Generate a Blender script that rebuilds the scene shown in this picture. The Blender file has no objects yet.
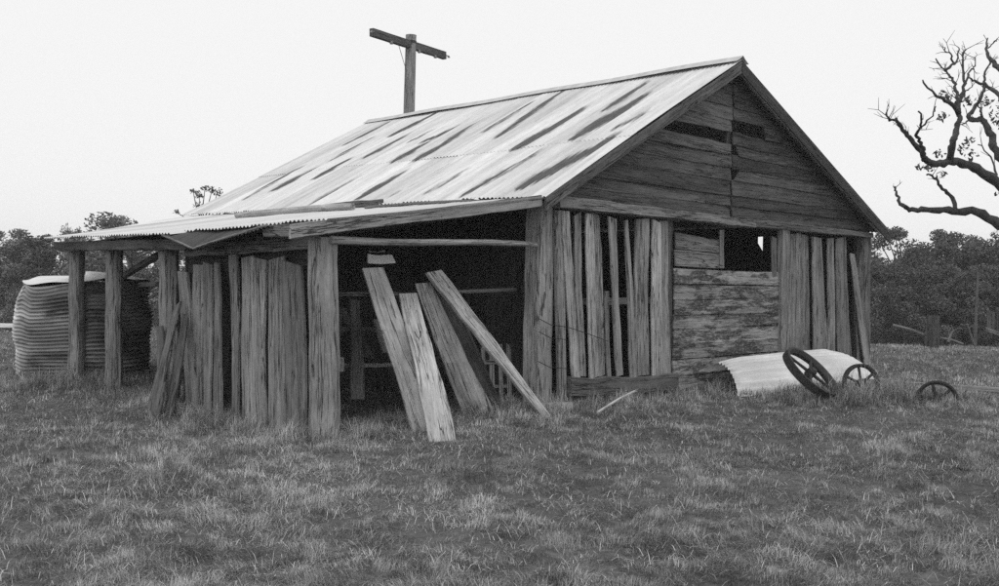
import bpy, bmesh, math, random
import numpy as np
from mathutils import Vector, Matrix
random.seed(7); rng = np.random.default_rng(7)
S = bpy.context.scene; COL = S.collection

# ------------------------------------------------------------------ camera
CO = Vector((-8.97954, -8.00946, 1.6))
CR = Vector((0.705807, -0.708229, 0.015762)); CU = Vector((-0.000289, 0.021962, 0.999759)); CF = Vector((0.708404, 0.705642, -0.015297))
cd = bpy.data.cameras.new('camera'); cam = bpy.data.objects.new('camera', cd); COL.objects.link(cam)
cd.sensor_width = 36; cd.lens = 36 * 965 / 999; cd.clip_start = 0.1; cd.clip_end = 3000
cam.matrix_world = Matrix(((CR.x, CU.x, -CF.x, CO.x), (CR.y, CU.y, -CF.y, CO.y), (CR.z, CU.z, -CF.z, CO.z), (0, 0, 0, 1)))
S.camera = cam
# ------------------------------------------------------------------ sky, sun, exposure
SUN_DIR = Vector((-0.62, -0.42, 1.05)).normalized()
W = bpy.data.worlds.new('World'); S.world = W; W.use_nodes = True
nt = W.node_tree; bg = nt.nodes['Background']
sky = nt.nodes.new('ShaderNodeTexSky'); sky.sky_type = 'NISHITA'; sky.sun_disc = False
sky.sun_elevation = math.asin(SUN_DIR.z); sky.sun_rotation = math.atan2(SUN_DIR.x, SUN_DIR.y)
bw = nt.nodes.new('ShaderNodeRGBToBW'); nt.links.new(sky.outputs[0], bw.inputs[0])
mx = nt.nodes.new('ShaderNodeMix'); mx.data_type = 'RGBA'; mx.inputs[0].default_value = 0.93   # the even cloud layer
nt.links.new(bw.outputs[0], mx.inputs[6]); mx.inputs[7].default_value = (9.8, 9.8, 9.8, 1)
nt.links.new(mx.outputs[2], bg.inputs[0]); bg.inputs[1].default_value = 0.1
sd = bpy.data.lights.new('sun', 'SUN'); sd.energy = 0.8; sd.angle = math.radians(16); sd.color = (1, 1, 1)
so = bpy.data.objects.new('sun', sd); COL.objects.link(so); so.rotation_euler = SUN_DIR.to_track_quat('Z', 'Y').to_euler()
S.view_settings.view_transform = 'Standard'; S.view_settings.look = 'None'
S.cycles.use_denoising = False
S.view_settings.exposure = 0; S.view_settings.gamma = 1; S.view_settings.use_curve_mapping = False

def at(px, py, d):
    return CO + (CF + CR * ((px - 499.5) / 965) - CU * ((py - 293) / 965)) * d

# ------------------------------------------------------------------ ground height
def hgt(x, y):
    x = np.asarray(x, float); y = np.asarray(y, float)
    dx = x - CO.x; dy = y - CO.y
    D = dx * 0.708 + dy * 0.706; l = dx * 0.7058 - dy * 0.7082
    D0 = 24.2 - 0.115 * l
    u = np.maximum(D - D0, 0)
    u1 = np.minimum(u, 9)
    drop = 0.0078 * u1 ** 2 + 0.1404 * np.minimum(np.maximum(u - 9, 0), 14)
    und = 0.035 * np.sin(x * 0.9 + 1.3) * np.sin(y * 0.8 + .4) + 0.02 * np.sin(x * 2.3 + y * 1.7) + 0.012 * np.sin(3.9 * x - 3.1 * y + 1)
    return und * np.exp(-(D / 60) ** 2) - drop - 0.01
def hz(x, y): return float(hgt(x, y))

# ------------------------------------------------------------------ node helpers
def newmat(name):
    m = bpy.data.materials.new(name); m.use_nodes = True
    t = m.node_tree; b = t.nodes['Principled BSDF']
    return m, t, b
def N(t, kind, **kw):
    n = t.nodes.new(kind)
    for k, v in kw.items(): setattr(n, k, v)
    return n
def attr(t, name): return N(t, 'ShaderNodeAttribute', attribute_name=name)
def mapping(t, vec, scale):
    n = N(t, 'ShaderNodeVectorMath', operation='MULTIPLY'); t.links.new(vec, n.inputs[0]); n.inputs[1].default_value = scale; return n.outputs[0]
def noise(t, vec, scale=1, detail=4, rough=.6, dist=0):
    n = N(t, 'ShaderNodeTexNoise'); t.links.new(vec, n.inputs['Vector']); n.inputs['Scale'].default_value = scale
    n.inputs['Detail'].default_value = detail; n.inputs['Roughness'].default_value = rough; n.inputs['Distortion'].default_value = dist
    return n.outputs['Fac']
def rmap(t, v, a, b, c, d):
    n = N(t, 'ShaderNodeMapRange'); t.links.new(v, n.inputs[0])
    for i, q in enumerate((a, b, c, d)): n.inputs[i + 1].default_value = q
    return n.outputs[0]
def math_(t, op, a, b):
    n = N(t, 'ShaderNodeMath', operation=op)
    for i, q in enumerate((a, b)):
        if isinstance(q, (int, float)): n.inputs[i].default_value = q
        else: t.links.new(q, n.inputs[i])
    return n.outputs[0]
def mixf(t, f, a, b):
    n = N(t, 'ShaderNodeMix'); n.data_type = 'FLOAT'
    for i, q in enumerate((f, a, b)):
        s = (0, 2, 3)[i]
        if isinstance(q, (int, float)): n.inputs[s].default_value = q
        else: t.links.new(q, n.inputs[s])
    return n.outputs[0]
def finish(t, b, val, rough=.9, spec=.2, bump=None, bdist=.01, bstr=.6):
    t.links.new(val, b.inputs['Base Color'])
    b.inputs['Roughness'].default_value = rough; b.inputs['Specular IOR Level'].default_value = spec
    if bump is not None:
        n = N(t, 'ShaderNodeBump'); n.inputs['Distance'].default_value = bdist; n.inputs['Strength'].default_value = bstr
        t.links.new(bump, n.inputs['Height']); t.links.new(n.outputs[0], b.inputs['Normal'])

def absd(t, v, c): return math_(t, 'ABSOLUTE', math_(t, 'SUBTRACT', v, c), 0)
def wood_mat(name, lo, hi, crack=.6, blotch=.5, stain=0.0):
    m, t, b = newmat(name)
    g = attr(t, 'grain').outputs['Vector']; tone = attr(t, 'tone').outputs['Fac']
    fib = noise(t, mapping(t, g, (.9, 14, 14)), 1, 8, .68, .6)
    fine = noise(t, mapping(t, g, (9, 95, 95)), 1, 4, .75)
    blo = noise(t, mapping(t, g, (1.6, 5, 5)), 1, 6, .7)
    c1 = noise(t, mapping(t, g, (.42, 8, 8)), 1, 4, .55, .35); c2 = noise(t, mapping(t, g, (.9, 26, 26)), 1, 3, .6, .3)
    where = noise(t, mapping(t, g, (1.3, 6, 6)), 1, 3, .5); spot = noise(t, mapping(t, g, (22, 40, 40)), 1, 2, .5)
    knot = N(t, 'ShaderNodeTexVoronoi'); t.links.new(mapping(t, g, (1.7, 6, 6)), knot.inputs['Vector']); kd = knot.outputs['Distance']
    v = mixf(t, rmap(t, fib, .28, .72, 0, 1), lo, hi)
    v = math_(t, 'MULTIPLY', v, rmap(t, blo, .22, .78, 1 - blotch, 1 + blotch * .8))
    v = math_(t, 'MULTIPLY', v, rmap(t, fine, .3, .7, .74, 1.24))
    k1 = rmap(t, absd(t, c1, .5), .003, .013, 1 - crack, 1)
    k2 = rmap(t, absd(t, c2, .5), .0, .022, 1 - crack * .8, 1)
    on = rmap(t, where, .47, .52, 0, 1)
    ck = math_(t, 'MULTIPLY', k1, mixf(t, on, 1.0, k2))
    v = math_(t, 'MULTIPLY', v, ck)
    v = math_(t, 'MULTIPLY', v, rmap(t, kd, .05, .11, .3, 1))
    v = math_(t, 'MULTIPLY', v, rmap(t, spot, .70, .75, 1, .4))
    if stain:
        s1 = noise(t, mapping(t, g, (1.1, 4.6, 1)), 1, 7, .7, .3); s2 = noise(t, mapping(t, g, (14, 30, 30)), 1, 4, .75)
        sm = math_(t, 'MULTIPLY', rmap(t, s1, .475, .53, 0, 1), rmap(t, s2, .36, .5, .1, 1))
        fl = math_(t, 'MULTIPLY', rmap(t, s1, .40, .36, 0, 1), rmap(t, s2, .52, .58, 0, 1))
        v = math_(t, 'MULTIPLY', v, rmap(t, sm, 0, 1, 1, 1 - stain))
        v = mixf(t, math_(t, 'MULTIPLY', fl, .8), v, .42)
    v = math_(t, 'MULTIPLY', v, tone)
    h = math_(t, 'ADD', math_(t, 'MULTIPLY', fib, .7), math_(t, 'MULTIPLY', ck, .6))
    finish(t, b, v, .92, .12, h, .016, .8)
    return m
M_WOOD = wood_mat('weathered_wood', .19, .42, .82)
M_GABLE = wood_mat('dark_weatherboard', .07, .19, .7, .5)
M_DOOR = wood_mat('flaking_board', .19, .36, .6, .35, .74)
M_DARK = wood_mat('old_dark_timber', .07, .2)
def iron_mat(name, lo, hi, rust):
    m, t, b = newmat(name)
    g = attr(t, 'grain').outputs['Vector']; tone = attr(t, 'tone').outputs['Fac']; ru = attr(t, 'rust').outputs['Fac']
    a = noise(t, mapping(t, g, (.55, 5.5, 1)), 1, 5, .6); c = noise(t, mapping(t, g, (6, 14, 1)), 1, 5, .7)
    c2 = noise(t, mapping(t, g, (1.2, 14, 1)), 1, 4, .6)
    v = mixf(t, rmap(t, a, .3, .68, 0, 1), lo, hi)
    v = math_(t, 'MULTIPLY', v, rmap(t, c, .3, .7, .9, 1.07))
    v = math_(t, 'MULTIPLY', v, tone)
    nz_ = math_(t, 'ADD', math_(t, 'MULTIPLY', math_(t, 'SUBTRACT', c2, .5), 1.7), math_(t, 'MULTIPLY', math_(t, 'SUBTRACT', c, .5), 1.2))
    rr = math_(t, 'ADD', math_(t, 'MULTIPLY', ru, 1.25), nz_)
    rm = rmap(t, rr, .40, .98, 0, 1)
    rv = math_(t, 'MULTIPLY', rmap(t, c, .3, .7, .6, 1.5), rust)
    v = mixf(t, rm, v, rv)
    finish(t, b, v, .62, .3, c, .004, .3)
    return m
M_ROOF = iron_mat('galvanised_iron', .52, .77, .085)
M_RUST = iron_mat('rusted_iron', .03, .09, .04)
M_TANK = iron_mat('tank_iron', .18, .46, .05)
M_SHEET = iron_mat('pale_iron', .56, .78, .2)
def plain(name, v, rough=.9, var=.4, scale=6):
    m, t, b = newmat(name); tc = N(t, 'ShaderNodeTexCoord')
    n = noise(t, tc.outputs['Object'], scale, 5, .65)
    finish(t, b, rmap(t, n, .3, .7, v * (1 - var), v * (1 + var)), rough, .25, n, .01, .5); return m
M_CAST = plain('cast_iron', .035, .7, .4, 20)
M_BARK = plain('bark', .06, .95, .5, 9)
M_GLASS = plain('porcelain', .2, .3, .1)
M_PALE = plain('pale_bark', .11, .95, .3, 6)
M_STONE = plain('stone', .3, .95, .25, 12)
M_BLACK = plain('black_paint', .02, .8, .2)
def tone_mat(name, v, rough=.8, trans=0):
    m, t, b = newmat(name); tn = attr(t, 'tone').outputs['Fac']
    finish(t, b, math_(t, 'MULTIPLY', tn, v), rough, .15)
    return m
M_LEAF = tone_mat('leaf', .105)
M_LEAF_HAZE_TINT = tone_mat('haze_tint_leaf', .17)  # leaf colour lightened to paint distance haze onto the left trees
M_GRASS = tone_mat('grass_blade', .44, .85)
m, t, b = newmat('soil'); tc = N(t, 'ShaderNodeTexCoord')
n1 = noise(t, tc.outputs['Object'], 1.1, 6, .7); n2 = noise(t, tc.outputs['Object'], 14, 6, .75)
v = math_(t, 'MULTIPLY', rmap(t, n1, .3, .7, .09, .16), rmap(t, n2, .3, .7, .5, 1.5))
finish(t, b, v, .95, .1, n2, .05, .8); M_SOIL = m

# ------------------------------------------------------------------ scene bookkeeping
def tag(o, label=None, cat=None, group=None, kind=None):
    for k, q in (('label', label), ('category', cat), ('group', group), ('kind', kind)):
        if q: o[k] = q
    return o
def empty(name, loc, label, cat, group=None):
    o = bpy.data.objects.new(name, None); COL.objects.link(o); o.location = loc; o.empty_display_size = .2
    return tag(o, label, cat, group)
def wloc(o):
    v = Vector((0, 0, 0))
    while o: v += Vector(o.location); o = o.parent
    return v

class MB:
    """collects pieces in world coordinates; build() links them as ONE mesh"""
    def __init__(s): s.v = []; s.f = []; s.g = []; s.t = []; s.r = []
    def add(s, V, F, G, T=1.0, Ru=None):
        o = len(s.v); s.v += [tuple(q) for q in V]; s.f += [tuple(i + o for i in f) for f in F]
        s.g += [tuple(q) for q in G]
        s.t += list(T) if hasattr(T, '__len__') else [T] * len(V)
        s.r += list(Ru) if Ru is not None else [0.0] * len(V)
        return s
    def plank(s, bl, br, tr, tl, th=.03, out=None, n=None, wob=.006, tone=None, ends=.015, go=None):
        """board with the corner quad bl,br (start end) .. tl,tr (far end) on its face; grain runs from b to t"""
        bl, br, tr, tl = [Vector(q) for q in (bl, br, tr, tl)]
        a = (tl + tr) / 2 - (bl + br) / 2; L = a.length; w = ((br - bl).length + (tr - tl).length) / 2
        nor = a.cross(br - bl + tr - tl).normalized()
        if out is not None and nor.dot(Vector(out)) < 0: nor = -nor
        n = n or max(2, int(L / .22)); ch = min(.006, th * .25, w * .2)
        go = Vector(go or (random.uniform(0, 50), random.uniform(0, 50), random.uniform(0, 50)))
        tone = tone if tone is not None else random.uniform(.75, 1.2)
        V = []; F = []; G = []
        wl = wr = 0; bow = random.uniform(-1, 1) * wob * 1.5
        e0 = [random.uniform(-ends, ends) for _ in range(2)]; e1 = [random.uniform(-ends, ends) for _ in range(2)]
        ad = a.normalized()
        for i in range(n + 1):
            k = i / n
            l = bl.lerp(tl, k); r = br.lerp(tr, k); x = (r - l).normalized()
            wl = wl * .6 + random.uniform(-wob, wob); wr = wr * .6 + random.uniform(-wob, wob)
            l = l + x * wl + nor * bow * math.sin(math.pi * k); r = r + x * wr + nor * bow * math.sin(math.pi * k)
            if i == 0: l += ad * e0[0]; r += ad * e0[1]
            if i == n: l += ad * e1[0]; r += ad * e1[1]
            ww = (r - l).length
            for (P, dx, dz, gy) in ((l, 0, -ch, 0), (l, ch, 0, 0), (r, -ch, 0, ww), (r, 0, -ch, ww), (r, 0, ch - th, ww), (r, -ch, -th, ww), (l, ch, -th, 0), (l, 0, ch - th, 0)):
                V.append(P + x * dx + nor * dz); G.append(go + Vector((k * L, gy, dz)))
        for i in range(n):
            for j in range(8):
                p, q = i * 8 + j, i * 8 + (j + 1) % 8
                F.append((p, p + 8, q + 8, q))
        F.append(tuple(range(8))); F.append(tuple(reversed(range(n * 8, n * 8 + 8))))
        return s.add(V, F, G, tone)
    def tube(s, pts, rad, sides=10, rough=0.0, tone=None, cap=True):
        pts = [Vector(q) for q in pts]; n = len(pts)
        rad = rad if hasattr(rad, '__len__') else [rad] * n
        go = Vector((random.uniform(0, 50), random.uniform(0, 50), random.uniform(0, 50)))
        tone = tone if tone is not None else random.uniform(.85, 1.15)
        prof = [1 + random.uniform(-rough, rough) for _ in range(sides)]
        V = []; F = []; G = []; L = 0; u = None
        for i, P in enumerate(pts):
            d = (pts[min(i + 1, n - 1)] - pts[max(i - 1, 0)]).normalized()
            if u is None: u = d.orthogonal().normalized()
            u = (u - d * u.dot(d)).normalized(); w = d.cross(u)
            if i: L += (P - pts[i - 1]).length
            for j in range(sides):
                an = 2 * math.pi * j / sides
                r = rad[i] * prof[j] * (1 + random.uniform(-rough, rough) * .4)
                V.append(P + (u * math.cos(an) + w * math.sin(an)) * r)
                G.append(go + Vector((L, math.cos(an) * rad[i], math.sin(an) * rad[i])))
        for i in range(n - 1):
            for j in range(sides):
                p, q = i * sides + j, i * sides + (j + 1) % sides
                F.append((p, q, q + sides, p + sides))
        if cap: F.append(tuple(reversed(range(sides)))); F.append(tuple(range((n - 1) * sides, n * sides)))
        return s.add(V, F, G, tone)
    def post(s, x, y, z0, z1, r, lean=(0, 0), sides=12, rough=.13, tone=None, n=9, taper=.9):
        pts = [(x + lean[0] * k / n + random.uniform(-.008, .008), y + lean[1] * k / n + random.uniform(-.008, .008), z0 + (z1 - z0) * k / n) for k in range(n + 1)]
        return s.tube(pts, [r * (1.06 if k == 0 else 1) * (1 - (1 - taper) * k / n) for k in range(n + 1)], sides, rough, tone)
    def grid(s, P, G, T, Ru):
        """P (m,n,3) array"""
        m_, n_ = P.shape[:2]; o = len(s.v)
        s.v += [tuple(q) for q in P.reshape(-1, 3).tolist()]; s.g += [tuple(q) for q in G.reshape(-1, 3).tolist()]
        s.t += T.reshape(-1).tolist(); s.r += Ru.reshape(-1).tolist()
        i, j = np.meshgrid(np.arange(m_ - 1), np.arange(n_ - 1), indexing='ij'); q = (i * n_ + j + o).reshape(-1)
        s.f += list(zip(q.tolist(), (q + 1).tolist(), (q + n_ + 1).tolist(), (q + n_).tolist()))
        return s
    def build(s, name, mat, parent=None, label=None, base=None, smooth=False):
        me = bpy.data.meshes.new(name)
        off = wloc(parent) if parent else Vector(base if base is not None else (0, 0, 0))
        me.from_pydata([(q[0] - off.x, q[1] - off.y, q[2] - off.z) for q in s.v], [], s.f); me.update()
        bm = bmesh.new(); bm.from_mesh(me); bmesh.ops.recalc_face_normals(bm, faces=bm.faces); bm.to_mesh(me); bm.free()
        me.attributes.new('grain', 'FLOAT_VECTOR', 'POINT').data.foreach_set('vector', np.array(s.g, 'f').ravel())
        me.attributes.new('tone', 'FLOAT', 'POINT').data.foreach_set('value', np.array(s.t, 'f'))
        me.attributes.new('rust', 'FLOAT', 'POINT').data.foreach_set('value', np.array(s.r, 'f'))
        me.materials.append(mat)
        if smooth: me.polygons.foreach_set('use_smooth', [True] * len(me.polygons))
        o = bpy.data.objects.new(name, me); COL.objects.link(o)
        if parent: o.parent = parent
        else: o.location = off
        if label: o['label'] = label
        return o

def quads_mesh(name, V, nv, T, mat, loops, counts, base=None):
    """fast numpy mesh"""
    me = bpy.data.meshes.new(name)
    me.vertices.add(nv); me.vertices.foreach_set('co', V.astype('f').ravel())
    me.loops.add(len(loops)); me.loops.foreach_set('vertex_index', loops.astype('i'))
    me.polygons.add(len(counts)); st = np.concatenate(([0], np.cumsum(counts)[:-1])); me.polygons.foreach_set('loop_start', st.astype('i'))
    me.update(calc_edges=True)
    me.attributes.new('tone', 'FLOAT', 'POINT').data.foreach_set('value', T.astype('f'))
    me.materials.append(mat)
    return me

# ------------------------------------------------------------------ GROUND
def make_ground():
    rings = np.concatenate((np.linspace(0, 34, 90)[1:], np.linspace(34, 75, 40)[1:], np.geomspace(75, 420, 12)[1:]))
    na = 180; c = np.array((2.0, 2.0))
    an = np.linspace(0, 2 * np.pi, na, endpoint=False)
    X = c[0] + rings[:, None] * np.cos(an)[None]; Y = c[1] + rings[:, None] * np.sin(an)[None]
    Z = hgt(X, Y)
    V = np.concatenate(([[c[0], c[1], hz(*c)]], np.stack([X, Y, Z], -1).reshape(-1, 3)))
    F = [(0, 1 + j, 1 + (j + 1) % na) for j in range(na)]
    for i in range(len(rings) - 1):
        for j in range(na):
            a = 1 + i * na + j; b_ = 1 + i * na + (j + 1) % na
            F.append((a, a + na, b_ + na, b_))
    me = bpy.data.meshes.new('ground'); me.from_pydata(V.tolist(), [], F); me.update(); me.materials.append(M_SOIL)
    me.polygons.foreach_set('use_smooth', [True] * len(me.polygons))
    o = bpy.data.objects.new('ground', me); COL.objects.link(o); o['kind'] = 'structure'
make_ground()

# ------------------------------------------------------------------ SHED
shed = empty('timber_shed', (0, 0, 0), 'derelict slab timber shed with rust streaked iron roof and sagging lean-to', 'shed')
WX, LY = 9.0, 8.83; EX0, EX1, EZ, RX, RZ = -.39, 9.39, 2.61, 3.915, 4.95
def eave_z(y): return EZ + .01 * np.asarray(y)
def roof_z(x, y):
    k = (np.asarray(x) - EX0) / (RX - EX0); return eave_z(y) * (1 - k) + (RZ) * k
OUT = (0, -1, 0); SIDE = (-1, 0, 0)
# posts
for (x, y, z0, z1, r, ln, tn) in ((-.16, .1, -.2, 2.56, .19, (0, 0), 1.0), (-3.38, .02, -.2, 1.98, .155, (-.06, .0), .95), (-3.4, 3.27, -.2, 2.0, .125, (.0, .06), .85),
                                  (-3.4, 4.9, -.2, 1.96, .125, (0, 0), .8), (-3.4, 6.15, -.2, 1.96, .115, (.0, .02), .8), (8.85, .06, -.2, 2.5, .17, (0, 0), .6),
                                  (8.9, 8.7, -.2, 2.5, .17, (0, 0), .6), (0, 8.7, -.2, 2.5, .17, (0, 0), .6)):
    MB().post(x, y, z0, z1, r, ln, tone=tn).build('post', M_WOOD, shed, smooth=False)
MB().plank((.12, -.06, -.1), (.24, -.06, -.1), (.1, -.06, 2.45), (-.05, -.06, 2.45), .06, OUT, tone=.85).build('wall_slab', M_WOOD, shed)
# front wall, left bay: split slabs  (x0,x1,z at the bottom ; x0,x1,z at the top)
BL = [((.30, .49, .33), (.04, .21, 2.43), 1.0), ((.49, .65, .33), (.33, .48, 2.43), .9), ((.65, .84, .33), (.52, .70, 2.42), 1.1), ((.85, 1.05, .33), (.71, .89, 2.44), .95), ((1.2, 1.37, .3), (.97, 1.14, 2.43), .9),
      ((1.09, 1.18, .3), (.99, 1.1, 1.47), .7), ((1.5, 1.7, .3), (1.29, 1.42, 2.43), .8), ((1.7, 2.02, .29), (1.63, 1.93, 2.43), 1.0), ((2.03, 2.28, .28), (1.95, 2.17, 2.43), 1.2), ((2.3, 2.58, .12), (2.18, 2.44, 2.43), .9)]
for i, (b_, t_, tn) in enumerate(BL):
    yy = -.08 + .05 * (i % 2) + random.uniform(-.012, .012); g0 = .012
    MB().plank((b_[0] + g0, yy, b_[2]), (b_[1] - g0, yy, b_[2]), (t_[1] - g0, yy + random.uniform(-.02, .02), t_[2]), (t_[0] + g0, yy, t_[2]), .035, OUT, tone=tn * random.uniform(.9, 1.35), wob=.015, ends=.04).build('wall_slab', M_WOOD, shed)
MB().plank((.24, -.12, .36), (.24, -.12, .12), (2.62, -.12, .02), (2.6, -.12, .25), .16, OUT, tone=.45, wob=.02).build('bottom_plate', M_WOOD, shed)
MB().plank((.1, .05, 1.36), (.1, .05, 1.27), (2.5, .05, 1.27), (2.5, .05, 1.36), .05, OUT, tone=.7).build('rail', M_WOOD, shed)
# middle bay: horizontal boards below a hatch
dz = [.02, .24, .47, .68, .9, 1.11, 1.33, 1.56, 1.79]
for i in range(8):
    yy = -.015 - .004 * (i % 2)
    MB().plank((2.6, yy, dz[i] + .222), (2.6, yy - .012, dz[i]), (5.58, yy - .012, dz[i] - .008), (5.58, yy, dz[i] + .212), .022, OUT, tone=random.uniform(.95, 1.3), wob=.006, go=(3.3, 20 - dz[i], 7)).build('door_board', M_DOOR, shed)
MB().plank((2.6, -.02, 2.05), (2.6, -.03, 1.82), (3.88, -.03, 1.8), (3.85, -.02, 2.02), .022, OUT, tone=.75).build('hatch_board', M_WOOD, shed)
MB().plank((2.6, -.02, 2.3), (2.6, -.03, 2.06), (3.84, -.03, 2.03), (3.8, -.02, 2.23), .022, OUT, tone=.6).build('hatch_board', M_WOOD, shed)
MB().plank((3.76, -.05, 1.86), (3.86, -.05, 1.86), (3.84, -.05, 2.38), (3.72, -.05, 2.38), .03, OUT, tone=.7).build('hatch_stop', M_WOOD, shed)
MB().plank((5.36, -.03, 1.7), (5.5, -.03, 1.7), (5.46, -.03, 2.33), (5.3, -.03, 2.35), .03, OUT, tone=.6).build('hatch_stop', M_WOOD, shed)
MB().plank((5.6, -.09, .02), (5.86, -.09, .02), (5.8, -.09, 2.5), (5.54, -.09, 2.5), .1, OUT, tone=.85).build('door_post', M_WOOD, shed)
MB().plank((2.54, .03, .02), (2.68, .03, .02), (2.6, .03, 2.5), (2.46, .03, 2.5), .1, OUT, tone=.5).build('door_post', M_WOOD, shed)
# right bay slabs
BR = [((5.88, 6.32, .1), (5.81, 6.23, 2.42), .8), ((6.33, 6.79, .1), (6.25, 6.6, 2.42), .75), ((6.8, 7.36, .1), (6.62, 6.97, 2.42), .85), ((7.4, 7.7, .1), (7.27, 7.53, 2.43), .95),
      ((7.71, 8.0, .1), (7.55, 7.81, 2.43), .75), ((8.07, 8.42, .1), (7.83, 8.02, 2.44), .85), ((8.5, 8.62, .1), (8.36, 8.44, 1.9), .8)]
for i, (b_, t_, tn) in enumerate(BR):
    yy = -.06 + .05 * (i % 2) + random.uniform(-.01, .01); g0 = .014
    MB().plank((b_[0] + g0, yy, b_[2]), (b_[1] - g0, yy, b_[2]), (t_[1] - g0, yy, t_[2]), (t_[0] + g0, yy, t_[2]), .035, OUT, tone=tn * .95, wob=.013, ends=.04).build('wall_slab', M_WOOD, shed)
MB().plank((8.6, -.16, .1), (8.86, -.16, .1), (8.2, -.1, 2.15), (8.02, -.1, 2.15), .03, OUT, tone=1.0).build('wall_slab', M_WOOD, shed)
# tie beam
MB().plank((-.05, -.14, 2.63), (-.05, -.15, 2.49), (4.6, -.15, 2.46), (4.6, -.14, 2.58), .16, OUT, tone=.75, wob=.006).build('tie_beam', M_WOOD, shed)
MB().plank((4.4, -.11, 2.6), (4.4, -.12, 2.47), (8.95, -.12, 2.48), (8.95, -.11, 2.57), .14, OUT, tone=.5, wob=.006).build('tie_beam', M_WOOD, shed)
# gable boards
rows = [2.6, 2.77, 2.93, 3.16, 3.35, 3.54, 3.71, 3.89, 4.09, 4.28, 4.47, 4.64, 4.9]
def lx(z): return EX0 + (z - EZ) * (RX - EX0) / (RZ - EZ) + .12
def rx(z): return EX1 - (z - EZ) * (EX1 - RX) / (RZ - EZ) - .12
J = 4.06
for i in range(12):
    z0, z1 = rows[i], rows[i + 1] + .015; y0, y1 = -.035, -.012
    j = J + random.uniform(-.05, -.01)
    L = [(lx(z0), lx(z1), j, j)]; Rr = [(J + .015 + random.uniform(0, .03), J + .015, rx(z0), rx(z1))]
    if i == 6: L = [(lx(z0), lx(z1), 2.06, 2.12)]
    if i == 7: Rr = [(5.02, 5.0, rx(z0), rx(z1))]
    if i == 5: Rr = [(J + .22, J + .1, rx(z0), rx(z1))]
    if i == 3: Rr = [(J + .05, J + .26, rx(z0), rx(z1))]
    if i == 11:
        L = [(lx(z0), lx(z1), j, j)] if lx(z1) < j - .02 else [(lx(z0), j - .04, j, j)]; Rr = [(J + .01, J + .01, rx(z0), J + .06)]
    for (a0, a1, b0, b1) in L + Rr:
        tn = random.uniform(.65, 1.15) * (1.4 if (i in (7, 8, 9) and a0 < J - .1) else 1) * (.8 if a0 > J - .1 else 1)
        MB().plank((a1, y1, z1), (a0, y0, z0), (b0, y0, z0), (b1, y1, z1), .02, OUT, tone=tn, wob=.007 if i not in (4, 5, 6, 7) else .012, ends=.004 if i not in (3, 5, 6, 7) else .02).build('gable_board', M_GABLE, shed)
MB().plank((J - .06, .03, 2.5), (J + .06, .03, 2.5), (J + .06, .03, 4.85), (J - .06, .03, 4.85), .06, OUT, tone=.7).build('gable_stud', M_DARK, shed)
# barge boards
def barge(xa, za, xb, zb, y, w, tn):
    MB().plank((xa, y, za), (xa, y, za - w), (xb, y, zb - w), (xb, y, zb), .03, OUT, tone=tn, wob=.005).build('barge_board', M_WOOD, shed)
barge(EX0 - .02, EZ - .02, RX, RZ - .03, -.25, .17, .48)
barge(EX1 + .02, EZ - .05, RX + .02, RZ - .03, -.247, .17, .27)
# inner walls, floor to eaves
def boarded(name, p0, p1, z0, z1, n, out, tone, holes=(), gap=.985):
    q = MB(); p0 = Vector(p0); p1 = Vector(p1)
    for i in range(n):
        a = p0.lerp(p1, (i + .02) / n); c = p0.lerp(p1, (i + gap) / n); k = (i + .5) / n
        zz = [(z0, z1(k) if callable(z1) else z1)]
        for (h0, h1, ha, hb) in holes:
            if h0 <= k <= h1: zz = [(z0, ha), (hb, zz[0][1])]
        for n_, (u, v_) in enumerate(zz):
            q.plank((a.x, a.y, u), (c.x, c.y, u), (c.x, c.y, v_ + (.2 if len(zz) > 1 and n_ == 0 else 0)), (a.x, a.y, v_), .03, out, n=4, tone=tone * random.uniform(.8, 1.2), wob=.003)
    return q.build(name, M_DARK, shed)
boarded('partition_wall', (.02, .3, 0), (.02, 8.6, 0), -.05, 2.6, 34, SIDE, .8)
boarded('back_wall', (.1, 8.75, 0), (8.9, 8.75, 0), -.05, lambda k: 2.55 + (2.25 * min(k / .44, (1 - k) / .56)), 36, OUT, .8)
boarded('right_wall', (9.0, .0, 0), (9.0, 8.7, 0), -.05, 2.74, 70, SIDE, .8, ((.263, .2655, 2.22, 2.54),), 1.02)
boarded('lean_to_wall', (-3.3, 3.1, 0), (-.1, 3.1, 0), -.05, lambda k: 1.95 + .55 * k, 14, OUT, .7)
# side wall slabs of the lean-to (y0,y1,bottom ; y0,y1,top)
SW = [((2.63, 2.36), (3.02, 2.77), 1.62, .85), ((2.58, 2.37), (2.69, 2.42), 1.72, .9), ((2.26, 2.12), (2.40, 2.17), 1.74, .8), ((2.06, 1.89), (2.16, 2.06), 1.74, .7), ((1.60, 1.49), (1.80, 1.63), 1.88, .7),
      ((1.44, 1.19), (1.57, 1.33), 1.78, .95), ((1.15, .93), (1.34, 1.03), 1.78, 1.0), ((.92, .60), (1.02, .69), 1.77, .9), ((.48, .18), (.70, .34), 1.75, .62)]
for i, (b_, t_, z1, tn) in enumerate(SW):
    xx = -3.5 + .03 * (i % 2) + random.uniform(-.008, .008); g0 = .002
    MB().plank((xx, b_[0] - g0, -.12), (xx, b_[1] + g0, -.12), (xx + .04, t_[1] + g0, z1 + random.uniform(-.05, .03)), (xx + .04, t_[0] - g0, z1), .04, SIDE, tone=tn * 1.0, wob=.013, ends=.02).build('wall_slab', M_WOOD, shed)
MB().plank((-3.36, 2.9, 1.9), (-3.36, 2.9, 1.6), (-3.36, .2, 1.66), (-3.36, .2, 1.95), .05, SIDE, tone=.4).build('rail', M_DARK, shed)
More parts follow.
